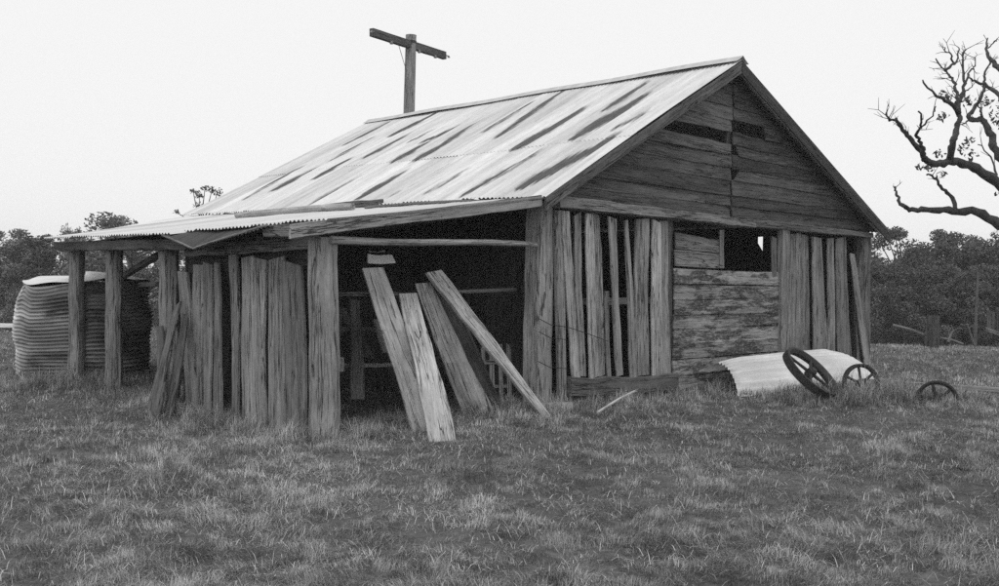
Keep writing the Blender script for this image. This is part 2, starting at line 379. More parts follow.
# eave beams and lean-to rafters
MB().plank((-3.62, 6.5, 2.03), (-3.62, 6.5, 1.9), (-3.62, 2.5, 1.87), (-3.62, 2.5, 2.0), .2, SIDE, tone=.45, wob=.01).build('eave_beam', M_WOOD, shed)
MB().plank((-3.5, 2.75, 1.93), (-3.5, 2.75, 1.8), (-3.5, .1, 1.86), (-3.5, .1, 1.99), .12, SIDE, tone=.5, wob=.01).build('eave_beam', M_WOOD, shed)
MB().plank((-3.74, .62, 2.085), (-3.74, .62, 1.98), (-3.7, -.16, 1.97), (-3.7, -.16, 2.085), .12, SIDE, tone=.75).build('fascia', M_WOOD, shed)
MB().plank((-3.93, -.2, 2.075), (-3.93, -.2, 1.945), (-.44, -.2, 2.47), (-.44, -.2, 2.6), .045, OUT, tone=1.05, wob=.006).build('fascia', M_WOOD, shed)
MB().tube([(-3.43 + 2.98 * k / 8, -.12, 1.95 + .06 * k / 8 - .012 * math.sin(k * .8)) for k in range(9)], [.042, .04, .038, .036, .036, .034, .036, .034, .03], 8, .1, 1.0).build('rail', M_WOOD, shed)
for yy in (1.1, 2.9, 4.9, 6.1):
    MB().tube([(-3.5, yy, 1.96), (-1.9, yy, 2.19), (-.1, yy, 2.47)], .05, 8, .1, .7).build('rafter', M_DARK, shed)
# ---- corrugated roofs
PITCH = .076
def smoothn(x, seed, n=400, lo=0, hi=1, per=1.0):
    r = np.random.default_rng(seed).random(n); k = x / per; i = np.floor(k).astype(int); f = k - i; f = f * f * (3 - 2 * f)
    return lo + (hi - lo) * (r[i % n] * (1 - f) + r[(i + 1) % n] * f)
STREAKS = [(7.91,3.47,7.92,2.58,.7),(6.56,3.47,6.6,2.69,1.3),(7.3,2.53,7.11,1.68,.7),(5.96,2.26,5.95,1.56,.9),(5.35,2.28,5.38,2.15,.7),(4.72,2.29,4.89,2.05,1),(4.71,1.7,4.69,1.28,1),(4.21,2.38,4.1,1.82,.8),(4.08,1.65,4.09,1.22,1),(3.58,3.29,3.51,2.16,.7),(3.17,3.53,2.89,1.89,.9),(1.83,2.15,1.88,1.25,1.3),(6.4,1.29,6.34,.82,1),(7.14,.99,7.07,.45,1),(7.85,1.29,7.54,.11,.8),(4.99,.46,4.96,-.19,.6),(3.88,.5,3.83,-.12,1),(2.25,.45,2.26,-.13,.6),(1.17,.76,1.33,-.27,.8),(.29,.46,.41,-.14,1.3),(1.24,3.27,1.19,2.46,.8),(.78,2.62,.84,1.36,1.3),(.18,1.92,.27,1.57,.7),(1.81,2.48,1.82,1.27,1.0),(.08,1.05,.4,-.13,1.1),(.01,2.14,.14,1.79,.3),
           (2.6,3.5,2.55,2.4,.35),(5.5,3.5,5.5,3.0,.3),(3.0,.6,3.0,-.2,.4),(7.4,2.2,7.3,1.2,.35),(.9,3.6,.9,3.0,.3),(5.6,1.2,5.6,.2,.3)]
def rust_map(Y, X):
    r = np.zeros_like(Y)
    for (ya, xa, yb, xb, s_) in STREAKS:
        k = np.clip((X - xb) / (xa - xb), 0, 1); yc = yb + (ya - yb) * k
        w = (.055 + .05 * min(s_, 1.3)) * (.6 + .5 * np.sin(np.pi * np.clip(k, .05, .95)))
        dx = np.maximum(np.maximum((xb - X) / .1, (X - xa) / .3), 0); d = np.abs(Y - yc) / w
        r = np.maximum(r, min(s_, 1.15) * np.clip(1.35 - .75 * np.sqrt(d ** 2 * .9 + dx ** 2), 0, 1))
    return r
def corr(q, ys, ss, pos, seed, rustf=None, tone=1.0, amp=.0115, lift=0, ragged=.02):
    """ys across the corrugations, ss down the slope; pos(Y,Sv) -> (...,3)"""
    Y, Sv = np.meshgrid(ys, ss, indexing='ij')
    sheet = np.floor(Y / .61).astype(int); rr = np.random.default_rng(seed).random((4, 400))
    Se = Sv + (rr[0][sheet % 400] - .5) * ragged * 2
    P = pos(Y, Se)
    P[..., 2] += amp * np.cos(2 * np.pi * Y / PITCH) + lift + .006 * ((Y / .61) % 1) + .01 * (rr[1][sheet % 400] - .5)
    G = np.stack([Se, Y, sheet * 3.7], -1)
    T = tone * (.88 + .24 * rr[2][sheet % 400]) * np.ones_like(Y)
    Ru = rustf(Y, Se) if rustf else np.zeros_like(Y)
    q.grid(P, G, T, Ru)
ys = np.arange(-.25, LY + .12, PITCH / 6)
def lpos(Y, Sv): return np.stack([Sv, Y, roof_z(Sv, Y) + .02 * np.sin(Y * 1.1 + Sv) * .6], -1)
q = MB(); corr(q, ys, np.linspace(EX0 - .04, 1.35, 22), lpos, 1, rust_map); corr(q, ys, np.linspace(1.2, RX, 30), lpos, 2, rust_map, lift=.007, ragged=.008)
main_roof = q.build('roof_sheeting', M_ROOF, shed, smooth=True)
def rpos(Y, Sv): return np.stack([Sv, Y, RZ + (Sv - RX) * (EZ - RZ) / (EX1 - RX)], -1)
q = MB(); corr(q, ys, np.linspace(RX, EX1 + .03, 12), rpos, 3); q.build('roof_sheeting', M_ROOF, shed, smooth=True)
q = MB(); yy = np.linspace(-.27, LY + .14, 60); an = np.linspace(-1, 1, 9)
Yc, A = np.meshgrid(yy, an, indexing='ij')
P = np.stack([RX + A * .17, Yc, RZ + .05 - np.abs(A) * .085 + .02 * np.exp(-(A / .25) ** 2) + .008 * np.sin(Yc * 2.1)], -1)
q.grid(P, np.stack([A, Yc, A * 0], -1), np.full_like(Yc, .8), np.zeros_like(Yc)); q.build('ridge_cap', M_ROOF, main_roof, smooth=True)
# lean-to roof: straight rear section and sagging front section
def lean_edge(y):          # outer edge height
    y = np.asarray(y, float)
    return np.interp(y, [-.3, .4, .7, 1.4, 1.95, 2.3, 2.65, 3.2, 6.4], [2.1, 2.1, 2.085, 2.075, 2.06, 2.06, 2.06, 2.06, 2.075])
def leanpos(Y, Sv):        # Sv 0 at the eave of the main roof, 1 at the outer edge
    back = np.interp(Y, [-.3, 6.3, 9], [0, 0, 1])
    Xo = np.interp(Y, [-.3, 6.45, 8.8], [-3.76, -3.76, -.5])
    X = -.3 + (Xo + .3) * Sv; k = (X + .3) / (-3.46)
    Z = (eave_z(Y) - .035) * (1 - k) + lean_edge(Y) * k
    Z = Z - .03 * np.sin(np.pi * k) * (.5 + .5 * np.sin(Y * 1.3))
    return np.stack([X, Y, Z], -1)
q = MB(); ysl = np.arange(2.62, 8.7, PITCH / 6); corr(q, ysl, np.linspace(0, 1, 16), leanpos, 5, tone=.95, ragged=.006); q.build('lean_to_roofing', M_ROOF, shed, smooth=True)
q = MB(); ysl = np.arange(-.22, 2.7, PITCH / 6); corr(q, ysl, np.linspace(0, .93, 14), leanpos, 6, tone=.95, lift=.012, ragged=.006); front_roofing = q.build('lean_to_roofing', M_ROOF, shed, smooth=True)
# torn flap of rusty sheet hanging from the outer edge
def flap(Y, Sv):
    top = leanpos(Y, np.full_like(Y, .9)); zl = np.interp(Y, [.42, 1.2, 1.98, 2.2, 2.7], [2.1, 1.995, 1.875, 1.93, 2.04])
    X = top[..., 0] + (-3.78 - top[..., 0]) * Sv; Z = top[..., 2] - .012 + (zl - top[..., 2]) * Sv ** 1.2
    return np.stack([X, Y, Z], -1)
q = MB(); corr(q, np.arange(.42, 2.72, PITCH / 6), np.linspace(0, 1, 8), flap, 8, amp=.008, ragged=0, tone=.9); q.build('torn_flap', M_RUST, front_roofing, smooth=True)
MB().tube([(-3.79, y, float(np.interp(y, [.42, 1.2, 1.98, 2.2, 2.7], [2.1, 1.995, 1.875, 1.93, 2.04]))) for y in (2.72, 2.5, 2.3, 2.18, 2.05, 1.97, 1.8, 1.4, .9, .45)], .012, 6, 0, .8).build('bent_edge', M_WOOD, front_roofing)

for (zz, sag) in ((1.02, .05), (.86, .0), (.5, .02)):
    MB().tube([(-.36, -.1, zz + .1), (-.2, -.16, zz + .02), (.1, -.15, zz - .01), (.5, -.13, zz - .05 - sag), (.95, -.13, zz - .12 - sag * 2)][:5 if sag > .03 else 3], .005, 5, 0, 1).build('wire', M_BLACK, shed)

# ------------------------------------------------------------------ LOOSE TIMBER
def loose(name, label, cat, corners, th, out, tone, mat=None, group=None, wob=.015):
    c = sum((Vector(k) for k in corners[:2]), Vector()) / 2
    o = MB().plank(*corners, th, out, tone=tone, wob=wob).build(name, mat or M_WOOD, base=c)
    return tag(o, label, cat, group)
FC = (-.7, -.7, .2); GRP = 'planks leaning in the lean-to opening'
loose('leaning_plank', 'narrow tapering plank, leftmost of those leaning in the lean-to opening', 'plank', ((-2.46, -.29, -.05), (-2.20, -.50, -.05), (-2.46, .25, 1.69), (-2.76, .25, 1.69)), .035, FC, 1.5, group=GRP)
pB = empty('leaning_plank', (-2.65, -.95, 0), 'pale wide plank branded with a dark Y, leaning in the lean-to opening', 'plank', GRP)
MB().plank((-2.745, -.86, -.05), (-2.53, -1.04, -.05), (-2.01, .25, 1.42), (-2.25, .25, 1.42), .04, FC, tone=1.65, wob=.016).build('board', M_WOOD, pB)
def onB(u, v, lift=.009):
    a = Vector((-2.745, -.86, -.05)); b_ = Vector((-2.53, -1.04, -.05)); c = Vector((-2.01, .25, 1.42)); d = Vector((-2.25, .25, 1.42))
    n_ = (d - a).cross(b_ - a).normalized()
    if n_.dot(Vector(FC)) < 0: n_ = -n_
    return a.lerp(b_, u).lerp(d.lerp(c, u), v) + n_ * lift
q = MB()
for pts in (((.36, .72), (.42, .685), (.50, .665), (.62, .69), (.68, .72)), ((.50, .665), (.56, .63), (.50, .60))):
    q.tube([onB(*k) for k in pts], .011, 6, 0, 1)
q.tube([onB(.66, .72), onB(.68, .68), onB(.58, .655)], .007, 6, 0, 1)
q.build('brand_mark', M_BLACK, pB)
loose('leaning_plank', 'wide grey plank leaning in the lean-to opening, right beside the branded pale one', 'plank', ((-1.35, .13, -.05), (-1.04, -.12, -.05), (-1.77, .27, 1.53), (-2.01, .27, 1.53)), .035, FC, 1.15, group=GRP)
loose('leaning_plank', 'dark plank leaning furthest back in the lean-to opening', 'plank', ((-.92, .22, -.05), (-.70, .04, -.05), (-1.42, .34, 1.45), (-1.65, .34, 1.45)), .03, FC, .4, group=GRP)
loose('leaning_plank', 'long split plank slanting most, rightmost of those in the lean-to opening', 'plank', ((-.60, -.44, -.03), (-.44, -.42, -.03), (-1.66, .22, 1.70), (-1.88, .22, 1.65)), .05, FC, 1.6, group=GRP)
tag(MB().tube([(-3.3, .37, 1.40), (-1.9, .38, 1.41), (-.3, .36, 1.46)], .024, 8, .12, .5).build('support_pole', M_WOOD, base=(-3.3, .37, 1.4)), 'thin horizontal pole behind the leaning planks in the lean-to', 'pole')
loose('leaning_slab', 'split slab slanting outward from the side of the lean-to below the torn flap', 'slab', ((-4.16, 2.34, -.05), (-4.06, 2.2, -.05), (-3.57, 2.66, 1.3), (-3.6, 2.78, 1.2)), .035, SIDE, .42, wob=.02)
loose('leaning_slab', 'second narrower slab slanting just behind the split slab at the lean-to side', 'slab', ((-3.98, 2.3, -.05), (-3.93, 2.18, -.05), (-3.56, 2.55, 1.1), (-3.58, 2.64, 1.15)), .03, SIDE, .38, wob=.02)
loose('leaning_slab', 'thin broken slab at the foot of the open lean-to post', 'slab', ((-3.62, 3.2, -.05), (-3.6, 3.05, -.05), (-3.56, 3.2, .95), (-3.57, 3.32, .95)), .03, SIDE, .5)
# timber on the roof
def lz(x, y): return float(leanpos(np.array(y), np.array((x + .3) / (-3.46)))[2])
p0 = (-1.0, 5.7); p1 = (-.42, 2.9)
z0, z1 = lz(*p0) + .02, lz(*p1) + .02
loose('roof_plank', 'dark plank lying on edge along the top of the lean-to roof', 'plank', ((p0[0], p0[1], z0 + .05), (p0[0], p0[1], z0), (p1[0], p1[1], z1), (p1[0], p1[1], z1 + .11)), .04, SIDE, .45)
p0 = (-1.35, 5.3); p1 = (-.9, 2.95)
tag(MB().tube([(p0[0] + (p1[0] - p0[0]) * k / 6, p0[1] + (p1[1] - p0[1]) * k / 6, lz(p0[0] + (p1[0] - p0[0]) * k / 6, p0[1] + (p1[1] - p0[1]) * k / 6) + .06) for k in range(7)], [.045, .05, .05, .055, .055, .06, .055], 9, .1, 1.25).build('roof_log', M_WOOD, base=(p0[0], p0[1], lz(*p0))), 'pale log lying on the lean-to roof below the dark plank', 'log')
p0 = (-.9, 2.7); p1 = (-.5, .9)
loose('roof_plank', 'weathered board lying flat on the lean-to roof, nearest the front fascia', 'plank', ((p0[0], p0[1], lz(*p0) + .05), (p0[0] + .12, p0[1], lz(*p0) + .05), (p1[0] + .12, p1[1], lz(*p1) + .05), (p1[0], p1[1], lz(*p1) + .05)), .03, (0, 0, 1), .6)

# ------------------------------------------------------------------ THINGS INSIDE THE LEAN-TO
def aty(px, py, y):
    d = at(px, py, 1) - CO; return CO + d * ((y - CO.y) / d.y)
loose('hanging_board', 'short pale board hung high inside the dark lean-to', 'board', (aty(368, 254, .45), aty(368, 264, .45), aty(396, 264, .45), aty(393, 255, .45)), .02, OUT, 1.0, M_SHEET)  # pale colour paints in the light that falls through a roof gap
loose('narrow_batten', 'thin pale batten just above the short hung board in the lean-to', 'batten', (aty(368, 250, .5), aty(368, 252, .5), aty(385, 252.5, .5), aty(385, 250.5, .5)), .02, OUT, .5, M_SHEET)
loose('stored_board', 'grey board standing on end at the back left of the dark lean-to', 'board', (aty(352, 398, 1.0), aty(364, 398, 1.0), aty(360, 300, 1.3), aty(350, 300, 1.3)), .03, OUT, .6)
loose('stored_board', 'short grey board slanting between trestle and the narrow tapering plank', 'board', (aty(384, 352, .9), aty(393, 350, .9), aty(383, 318, 1.0), aty(374, 320, 1.0)), .03, OUT, 1.3)
loose('stored_board', 'dim board standing against the partition behind the long split plank', 'board', (aty(462, 400, 1.6), aty(476, 400, 1.6), aty(470, 268, 1.9), aty(458, 268, 1.9)), .03, OUT, .7)
tr = empty('work_trestle', (-1.9, 1.2, 0), 'old timber trestle with a pale rail standing inside the dark lean-to', 'trestle')
MB().tube([(-2.4, 1.2, .56), (-1.8, 1.2, .53), (-1.1, 1.2, .52)], .028, 8, .08, 1.0).build('rail', M_WOOD, tr)
MB().plank((-2.3, 1.25, 1.0), (-2.3, 1.25, .92), (-1.5, 1.25, .9), (-1.5, 1.25, .98), .03, OUT, tone=.5).build('rail', M_WOOD, tr)
for (x, l) in ((-2.36, .05), (-1.2, -.05)):
    MB().plank((x - .1, 1.15, -.05), (x - .02, 1.15, -.05), (x + .06, 1.22, 1.15), (x - .01, 1.22, 1.15), .04, OUT, tone=.45).build('leg', M_WOOD, tr)
MB().tube([(-2.42, 1.12, .5), (-2.42, 1.12, .66)], [.07, .06], 10, .1, 1.6).build('bracket', M_WOOD, tr)
loose('slanting_board', 'short grey board slanting behind the trestle in the lean-to', 'board', ((-1.75, 1.5, .6), (-1.6, 1.5, .58), (-1.95, 1.6, 1.2), (-2.1, 1.6, 1.22)), .02, OUT, .5)
pk = empty('picket_gate', (-.6, .5, 0), 'low dark picket gate leaning inside beside the main corner post', 'gate')
for i in range(5):
    x = -.98 + i * .15
    MB().plank((x, .36, -.05), (x + .075, .36, -.05), (x + .12, .46, .72 + .05 * (i % 2)), (x + .05, .46, .76 + .03 * (i % 3)), .02, OUT, tone=.9).build('picket', M_WOOD, pk)
for z in (.25, .55): MB().plank((-1.02, .43, z + .05), (-1.02, .43, z), (-.28, .43, z - .03), (-.28, .43, z + .02), .02, OUT, tone=.7).build('rail', M_WOOD, pk)
q = MB(); q.plank((-.62, -.28, .12), (-.62, -.34, -.08), (-.02, -.42, -.08), (0, -.36, .10), .2, FC, tone=1, wob=.02)
tag(q.build('stone_block', M_STONE, base=(-.3, -.3, 0)), 'rough pale stone block lying at the foot of the corner post', 'block')
tag(MB().tube([(-.16, -.88, .05), (.6, -.6, .12), (1.3, -.36, .16)], .016, 6, .1, 1.5).build('stick', M_WOOD, base=(-.13, -.86, 0)), 'thin pale stick lying in the grass below the front wall', 'stick')

def vn(x, y, sc, seed):
    r = np.random.default_rng(seed).random((64, 64)); u_ = np.asarray(x) / sc + 640; w_ = np.asarray(y) / sc + 640
    i = np.floor(u_).astype(int); j = np.floor(w_).astype(int); fx = u_ - i; fy = w_ - j; fx = fx * fx * (3 - 2 * fx); fy = fy * fy * (3 - 2 * fy)
    g = lambda a, c: r[a % 64, c % 64]
    return (g(i, j) * (1 - fx) + g(i + 1, j) * fx) * (1 - fy) + (g(i, j + 1) * (1 - fx) + g(i + 1, j + 1) * fx) * fy
# ------------------------------------------------------------------ RAINWATER TANK
tc_ = Vector((-2.92, 7.08, 0)); tank = empty('water_tank', tc_, 'crumpled corrugated iron rainwater tank with pale top beside the open posts', 'tank')
nz, na = 330, 140; zs = np.linspace(-.05, 1.47, nz); an = np.linspace(0, 2 * np.pi, na + 1)
Z, A = np.meshgrid(zs, an, indexing='ij')
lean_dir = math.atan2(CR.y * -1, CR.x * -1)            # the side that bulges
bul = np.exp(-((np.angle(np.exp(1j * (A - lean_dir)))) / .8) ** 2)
k = Z / 1.47
r = .92 + .03 * np.sin(np.pi * k) + bul * (.07 * np.sin(np.pi * np.clip(k * 1.05, 0, 1)) - .13 * np.clip(k - .45, 0, 1) ** 1.3 * 2 + .03)
dent = vn(A * 1.6, Z * 2.2, 1, 31) - .5; dent2 = vn(A * 4.5, Z * 5, 1, 32) - .5
r = r + .24 * dent * np.sin(np.pi * np.clip(k * .9 + .1, 0, 1)) + .03 * dent2
ph = Z + .07 * (vn(A * 2.2, Z * 1.2, 1, 33) - .5)
r = r + 0.012 * np.cos(2 * np.pi * ph / .058) * (.6 + .8 * vn(A * 3, Z * 6, 1, 34))
P = np.stack([tc_.x + r * np.cos(A), tc_.y + r * np.sin(A), Z - .05 * k * np.sin(A * 2 + 1) - .07 * k * (vn(A * 3.2, 0 * A, 1, 39))], -1)
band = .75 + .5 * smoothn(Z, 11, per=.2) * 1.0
q = MB(); q.grid(P, np.stack([A * .9, Z * 1.0, A * 0], -1), band * (.55 + .8 * vn(A * 1.5, Z * 4, 1, 35)) * (.8 + 1.0 * bul) * (1 + 1.2 * bul * np.clip(k - .72, 0, 1) * 2.5), .75 * vn(A * 2, Z * 5, 1, 36) + .25 * vn(A * 6, Z * 14, 1, 37) - .1 - .28 * bul)  # by side: real rust, plus lean-to roof shade painted into tone and rust
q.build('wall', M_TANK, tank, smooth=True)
rr_, A2 = np.meshgrid(np.linspace(0, 1, 14), an, indexing='ij')
bul2 = np.exp(-((np.angle(np.exp(1j * (A2 - lean_dir)))) / .8) ** 2)
R2 = rr_ * (.94 - .1 * bul2); Zt = 1.46 + .10 * (1 - rr_ ** 1.5) * (1 + .5 * np.sin(A2 + 2)) - .05 * np.sin(A2 * 2 + 1) * rr_ + .015 * np.sin(A2 * 7) * rr_
q = MB(); q.grid(np.stack([tc_.x + R2 * np.cos(A2), tc_.y + R2 * np.sin(A2), Zt], -1), np.stack([R2, A2, A2 * 0], -1), np.full_like(R2, 1.05), np.zeros_like(R2))
q.build('lid', M_SHEET, tank, smooth=True)
a, b_ = Vector((-3.27, 5.6, 1.85)), Vector((-3.12, 5.14, 2.11)); a = at(118, 279, 13.8); b_ = at(158, 255, 12.6)
tag(MB().tube([a, a.lerp(b_, .5), b_], .05, 8, .1, .5).build('slanting_pole', M_WOOD, base=a), 'short dark pole slanting from the tank rim up to the roof', 'pole')
tag(MB().tube([at(140, 285, 13.4), at(158, 284, 12.4)], .035, 8, .1, .4).build('short_rail', M_WOOD, base=at(140, 285, 13.4)), 'short dark rail between the tank and the open lean-to post', 'rail')

# ------------------------------------------------------------------ IRON SHEET AND WHEELS
u = np.linspace(0, 1, 50); v_ = np.linspace(0, 1, 100)
Uu, Vv = np.meshgrid(u, v_, indexing='ij')
tx = 3.47 + (7.7 - 3.47) * Uu; bx = 2.97 + (6.7 - 2.97) * Uu; by = -.85 - .42 * np.sin(np.minimum(Uu * 2.2, 1.57)); ty = -.22
tz = np.interp(Uu, [0, .15, .5, .8, .92, 1], [.40, .44, .46, .44, .38, .24]); 
prof = np.sin(Vv * np.pi / 2) ** .85
X = bx + (tx - bx) * Vv; Y = by + (ty - by) * (Vv ** 1.25); Zs = -.04 + (tz + .04) * prof
Zs = Zs + .016 * np.cos(2 * np.pi * Vv * 9) + .02 * (vn(Uu * 9, Vv * 2, 1, 41) - .5)
Zs = np.maximum(Zs, -.05)
q = MB(); q.grid(np.stack([X, Y, Zs], -1), np.stack([X, Vv, Uu * 0], -1), .95 + .1 * np.sin(X * 3), np.clip(.5 - Uu * 6, 0, .4) + 0 * Vv)
tag(q.build('iron_sheet', M_SHEET, base=(5.5, -1, 0), smooth=True), 'pale corrugated iron sheet bent and slumped against the front wall', 'iron sheet')

def wheel(c, nrm, R, label, spokes=6, rimw=.07, rimt=.03, phase=0.3, first=None, grp='iron wheels in the grass by the wall'):
    c = Vector(c); nrm = Vector(nrm).normalized()
    w = empty('iron_wheel', (c.x, c.y, max(0, c.z - R)), label, 'wheel', grp)
    e1 = nrm.orthogonal() if first is None else first - nrm * first.dot(nrm)
    e1.normalize(); e2 = nrm.cross(e1)
    q = MB(); n = 48; V = []; F = []; G = []
    prof_ = ((R, -rimw / 2), (R, rimw / 2), (R - rimt * .5, rimw / 2), (R - rimt, .012), (R - rimt, -.012), (R - rimt * .5, -rimw / 2))
    for i in range(n):
        d = e1 * math.cos(2 * math.pi * i / n) + e2 * math.sin(2 * math.pi * i / n)
        for (rr, hh) in prof_: V.append(c + d * rr + nrm * hh); G.append((i, rr, hh))
    for i in range(n):
        for j in range(6):
            p, q2 = i * 6 + j, i * 6 + (j + 1) % 6; p2, q3 = ((i + 1) % n) * 6 + j, ((i + 1) % n) * 6 + (j + 1) % 6
            F.append((p, q2, q3, p2))
    q.add(V, F, G); q.build('rim', M_CAST, w, smooth=False)
    for i in range(spokes):
        d = e1 * math.cos(2 * math.pi * i / spokes + phase) + e2 * math.sin(2 * math.pi * i / spokes + phase)
        MB().tube([c + d * .04, c + d * R * .5, c + d * (R - rimt * .6)], [.024, .019, .022], 8, 0, 1).build('spoke', M_CAST, w)
    MB().tube([c - nrm * .08, c - nrm * .05, c + nrm * .05, c + nrm * .08], [.04, .065, .065, .04], 14, 0, 1).build('hub', M_CAST, w)
    return w
def camn(r_, u_, t_): return CR * r_ + CU * u_ - CF * t_
wheel(at(810.5, 373, 13.0), camn(.54, .70, .44), .43, 'largest iron wheel, tilted back against the pale bent sheet', 4, .11, .075, 0, camn(-.77, .64, 0))
wheel(at(861, 384, 13.6), camn(.25, .12, .95), .285, 'upright spoked iron wheel half sunk in grass at the right end of the pale sheet', 6, .07, .05, .9)
wheel(at(937, 401, 12.9), camn(-.3, .15, .92), .27, 'smallest iron wheel, mostly buried in grass in front of the pale timber', 6, .07, .05, .5)
loose('fallen_timber', 'long pale timber lying in the grass behind the smallest wheel', 'timber', ((5.75, .1, .1), (5.85, .12, .1), (6.93, -4.3, .09), (6.83, -4.3, .09)), .07, (0, 0, 1), 1.0)

# ------------------------------------------------------------------ POWER POLE
pb = at(410, 45, 26); pole = empty('power_pole', (pb.x, pb.y, hz(pb.x, pb.y)), 'timber power pole with a single cross-arm rising behind the shed roof', 'power pole')
top = at(412, 35, 26).z
MB().tube([(pb.x - .02, pb.y + .02, -.5), (pb.x - .02, pb.y, 3), (pb.x, pb.y, 6), (pb.x + .03, pb.y, top - .12), (pb.x + .03, pb.y, top)], [.18, .17, .155, .145, .15], 12, .03, .95).build('pole', M_WOOD, pole)
MB().tube([(pb.x + .03, pb.y, top - .22), (pb.x + .03, pb.y, top - .16)], .158, 12, .0, .5).build('band', M_DARK, pole)
ad = (CR * .569 + Vector((CF.x, CF.y, 0)) * .822); ad.z = 0; ad.normalize()
ac = Vector((pb.x, pb.y, top - .27)) - Vector((CF.x, CF.y, 0)) * .19
e0 = ac - ad * 1.42; e1 = ac + ad * 1.62; up = Vector((0, 0, .1))
arm_ = MB().plank(e0 + up, e0 - up, e1 - up, e1 + up, .14, -ad.cross(Vector((0, 0, 1))) if (-ad.cross(Vector((0, 0, 1)))).dot(CF) < 0 else ad.cross(Vector((0, 0, 1))), tone=.8, wob=.004, n=12).build('cross_arm', M_DARK, pole)
for s_, dz_ in ((-1.5, -.02), (1.72, .02)):
    P = ac + ad * s_
    MB().tube([P - ad * .1 * (1 if s_ > 0 else -1), P, P + Vector((0, 0, -.04))], [.015, .02, .045], 8, 0, 1).build('insulator', M_GLASS, arm_)
for s_ in (-.72, .42, 1.12):
    P = ac + ad * s_
    MB().tube([P - up * .9, P - up * 1.4, P - up * 1.7], [.02, .05, .04], 8, 0, 1).build('insulator', M_GLASS, arm_)
MB().tube([ac - ad * .45 - up, Vector((pb.x, pb.y, top - 1.0)) - ad * .13], .008, 6, 0, 1).build('brace', M_DARK, arm_)

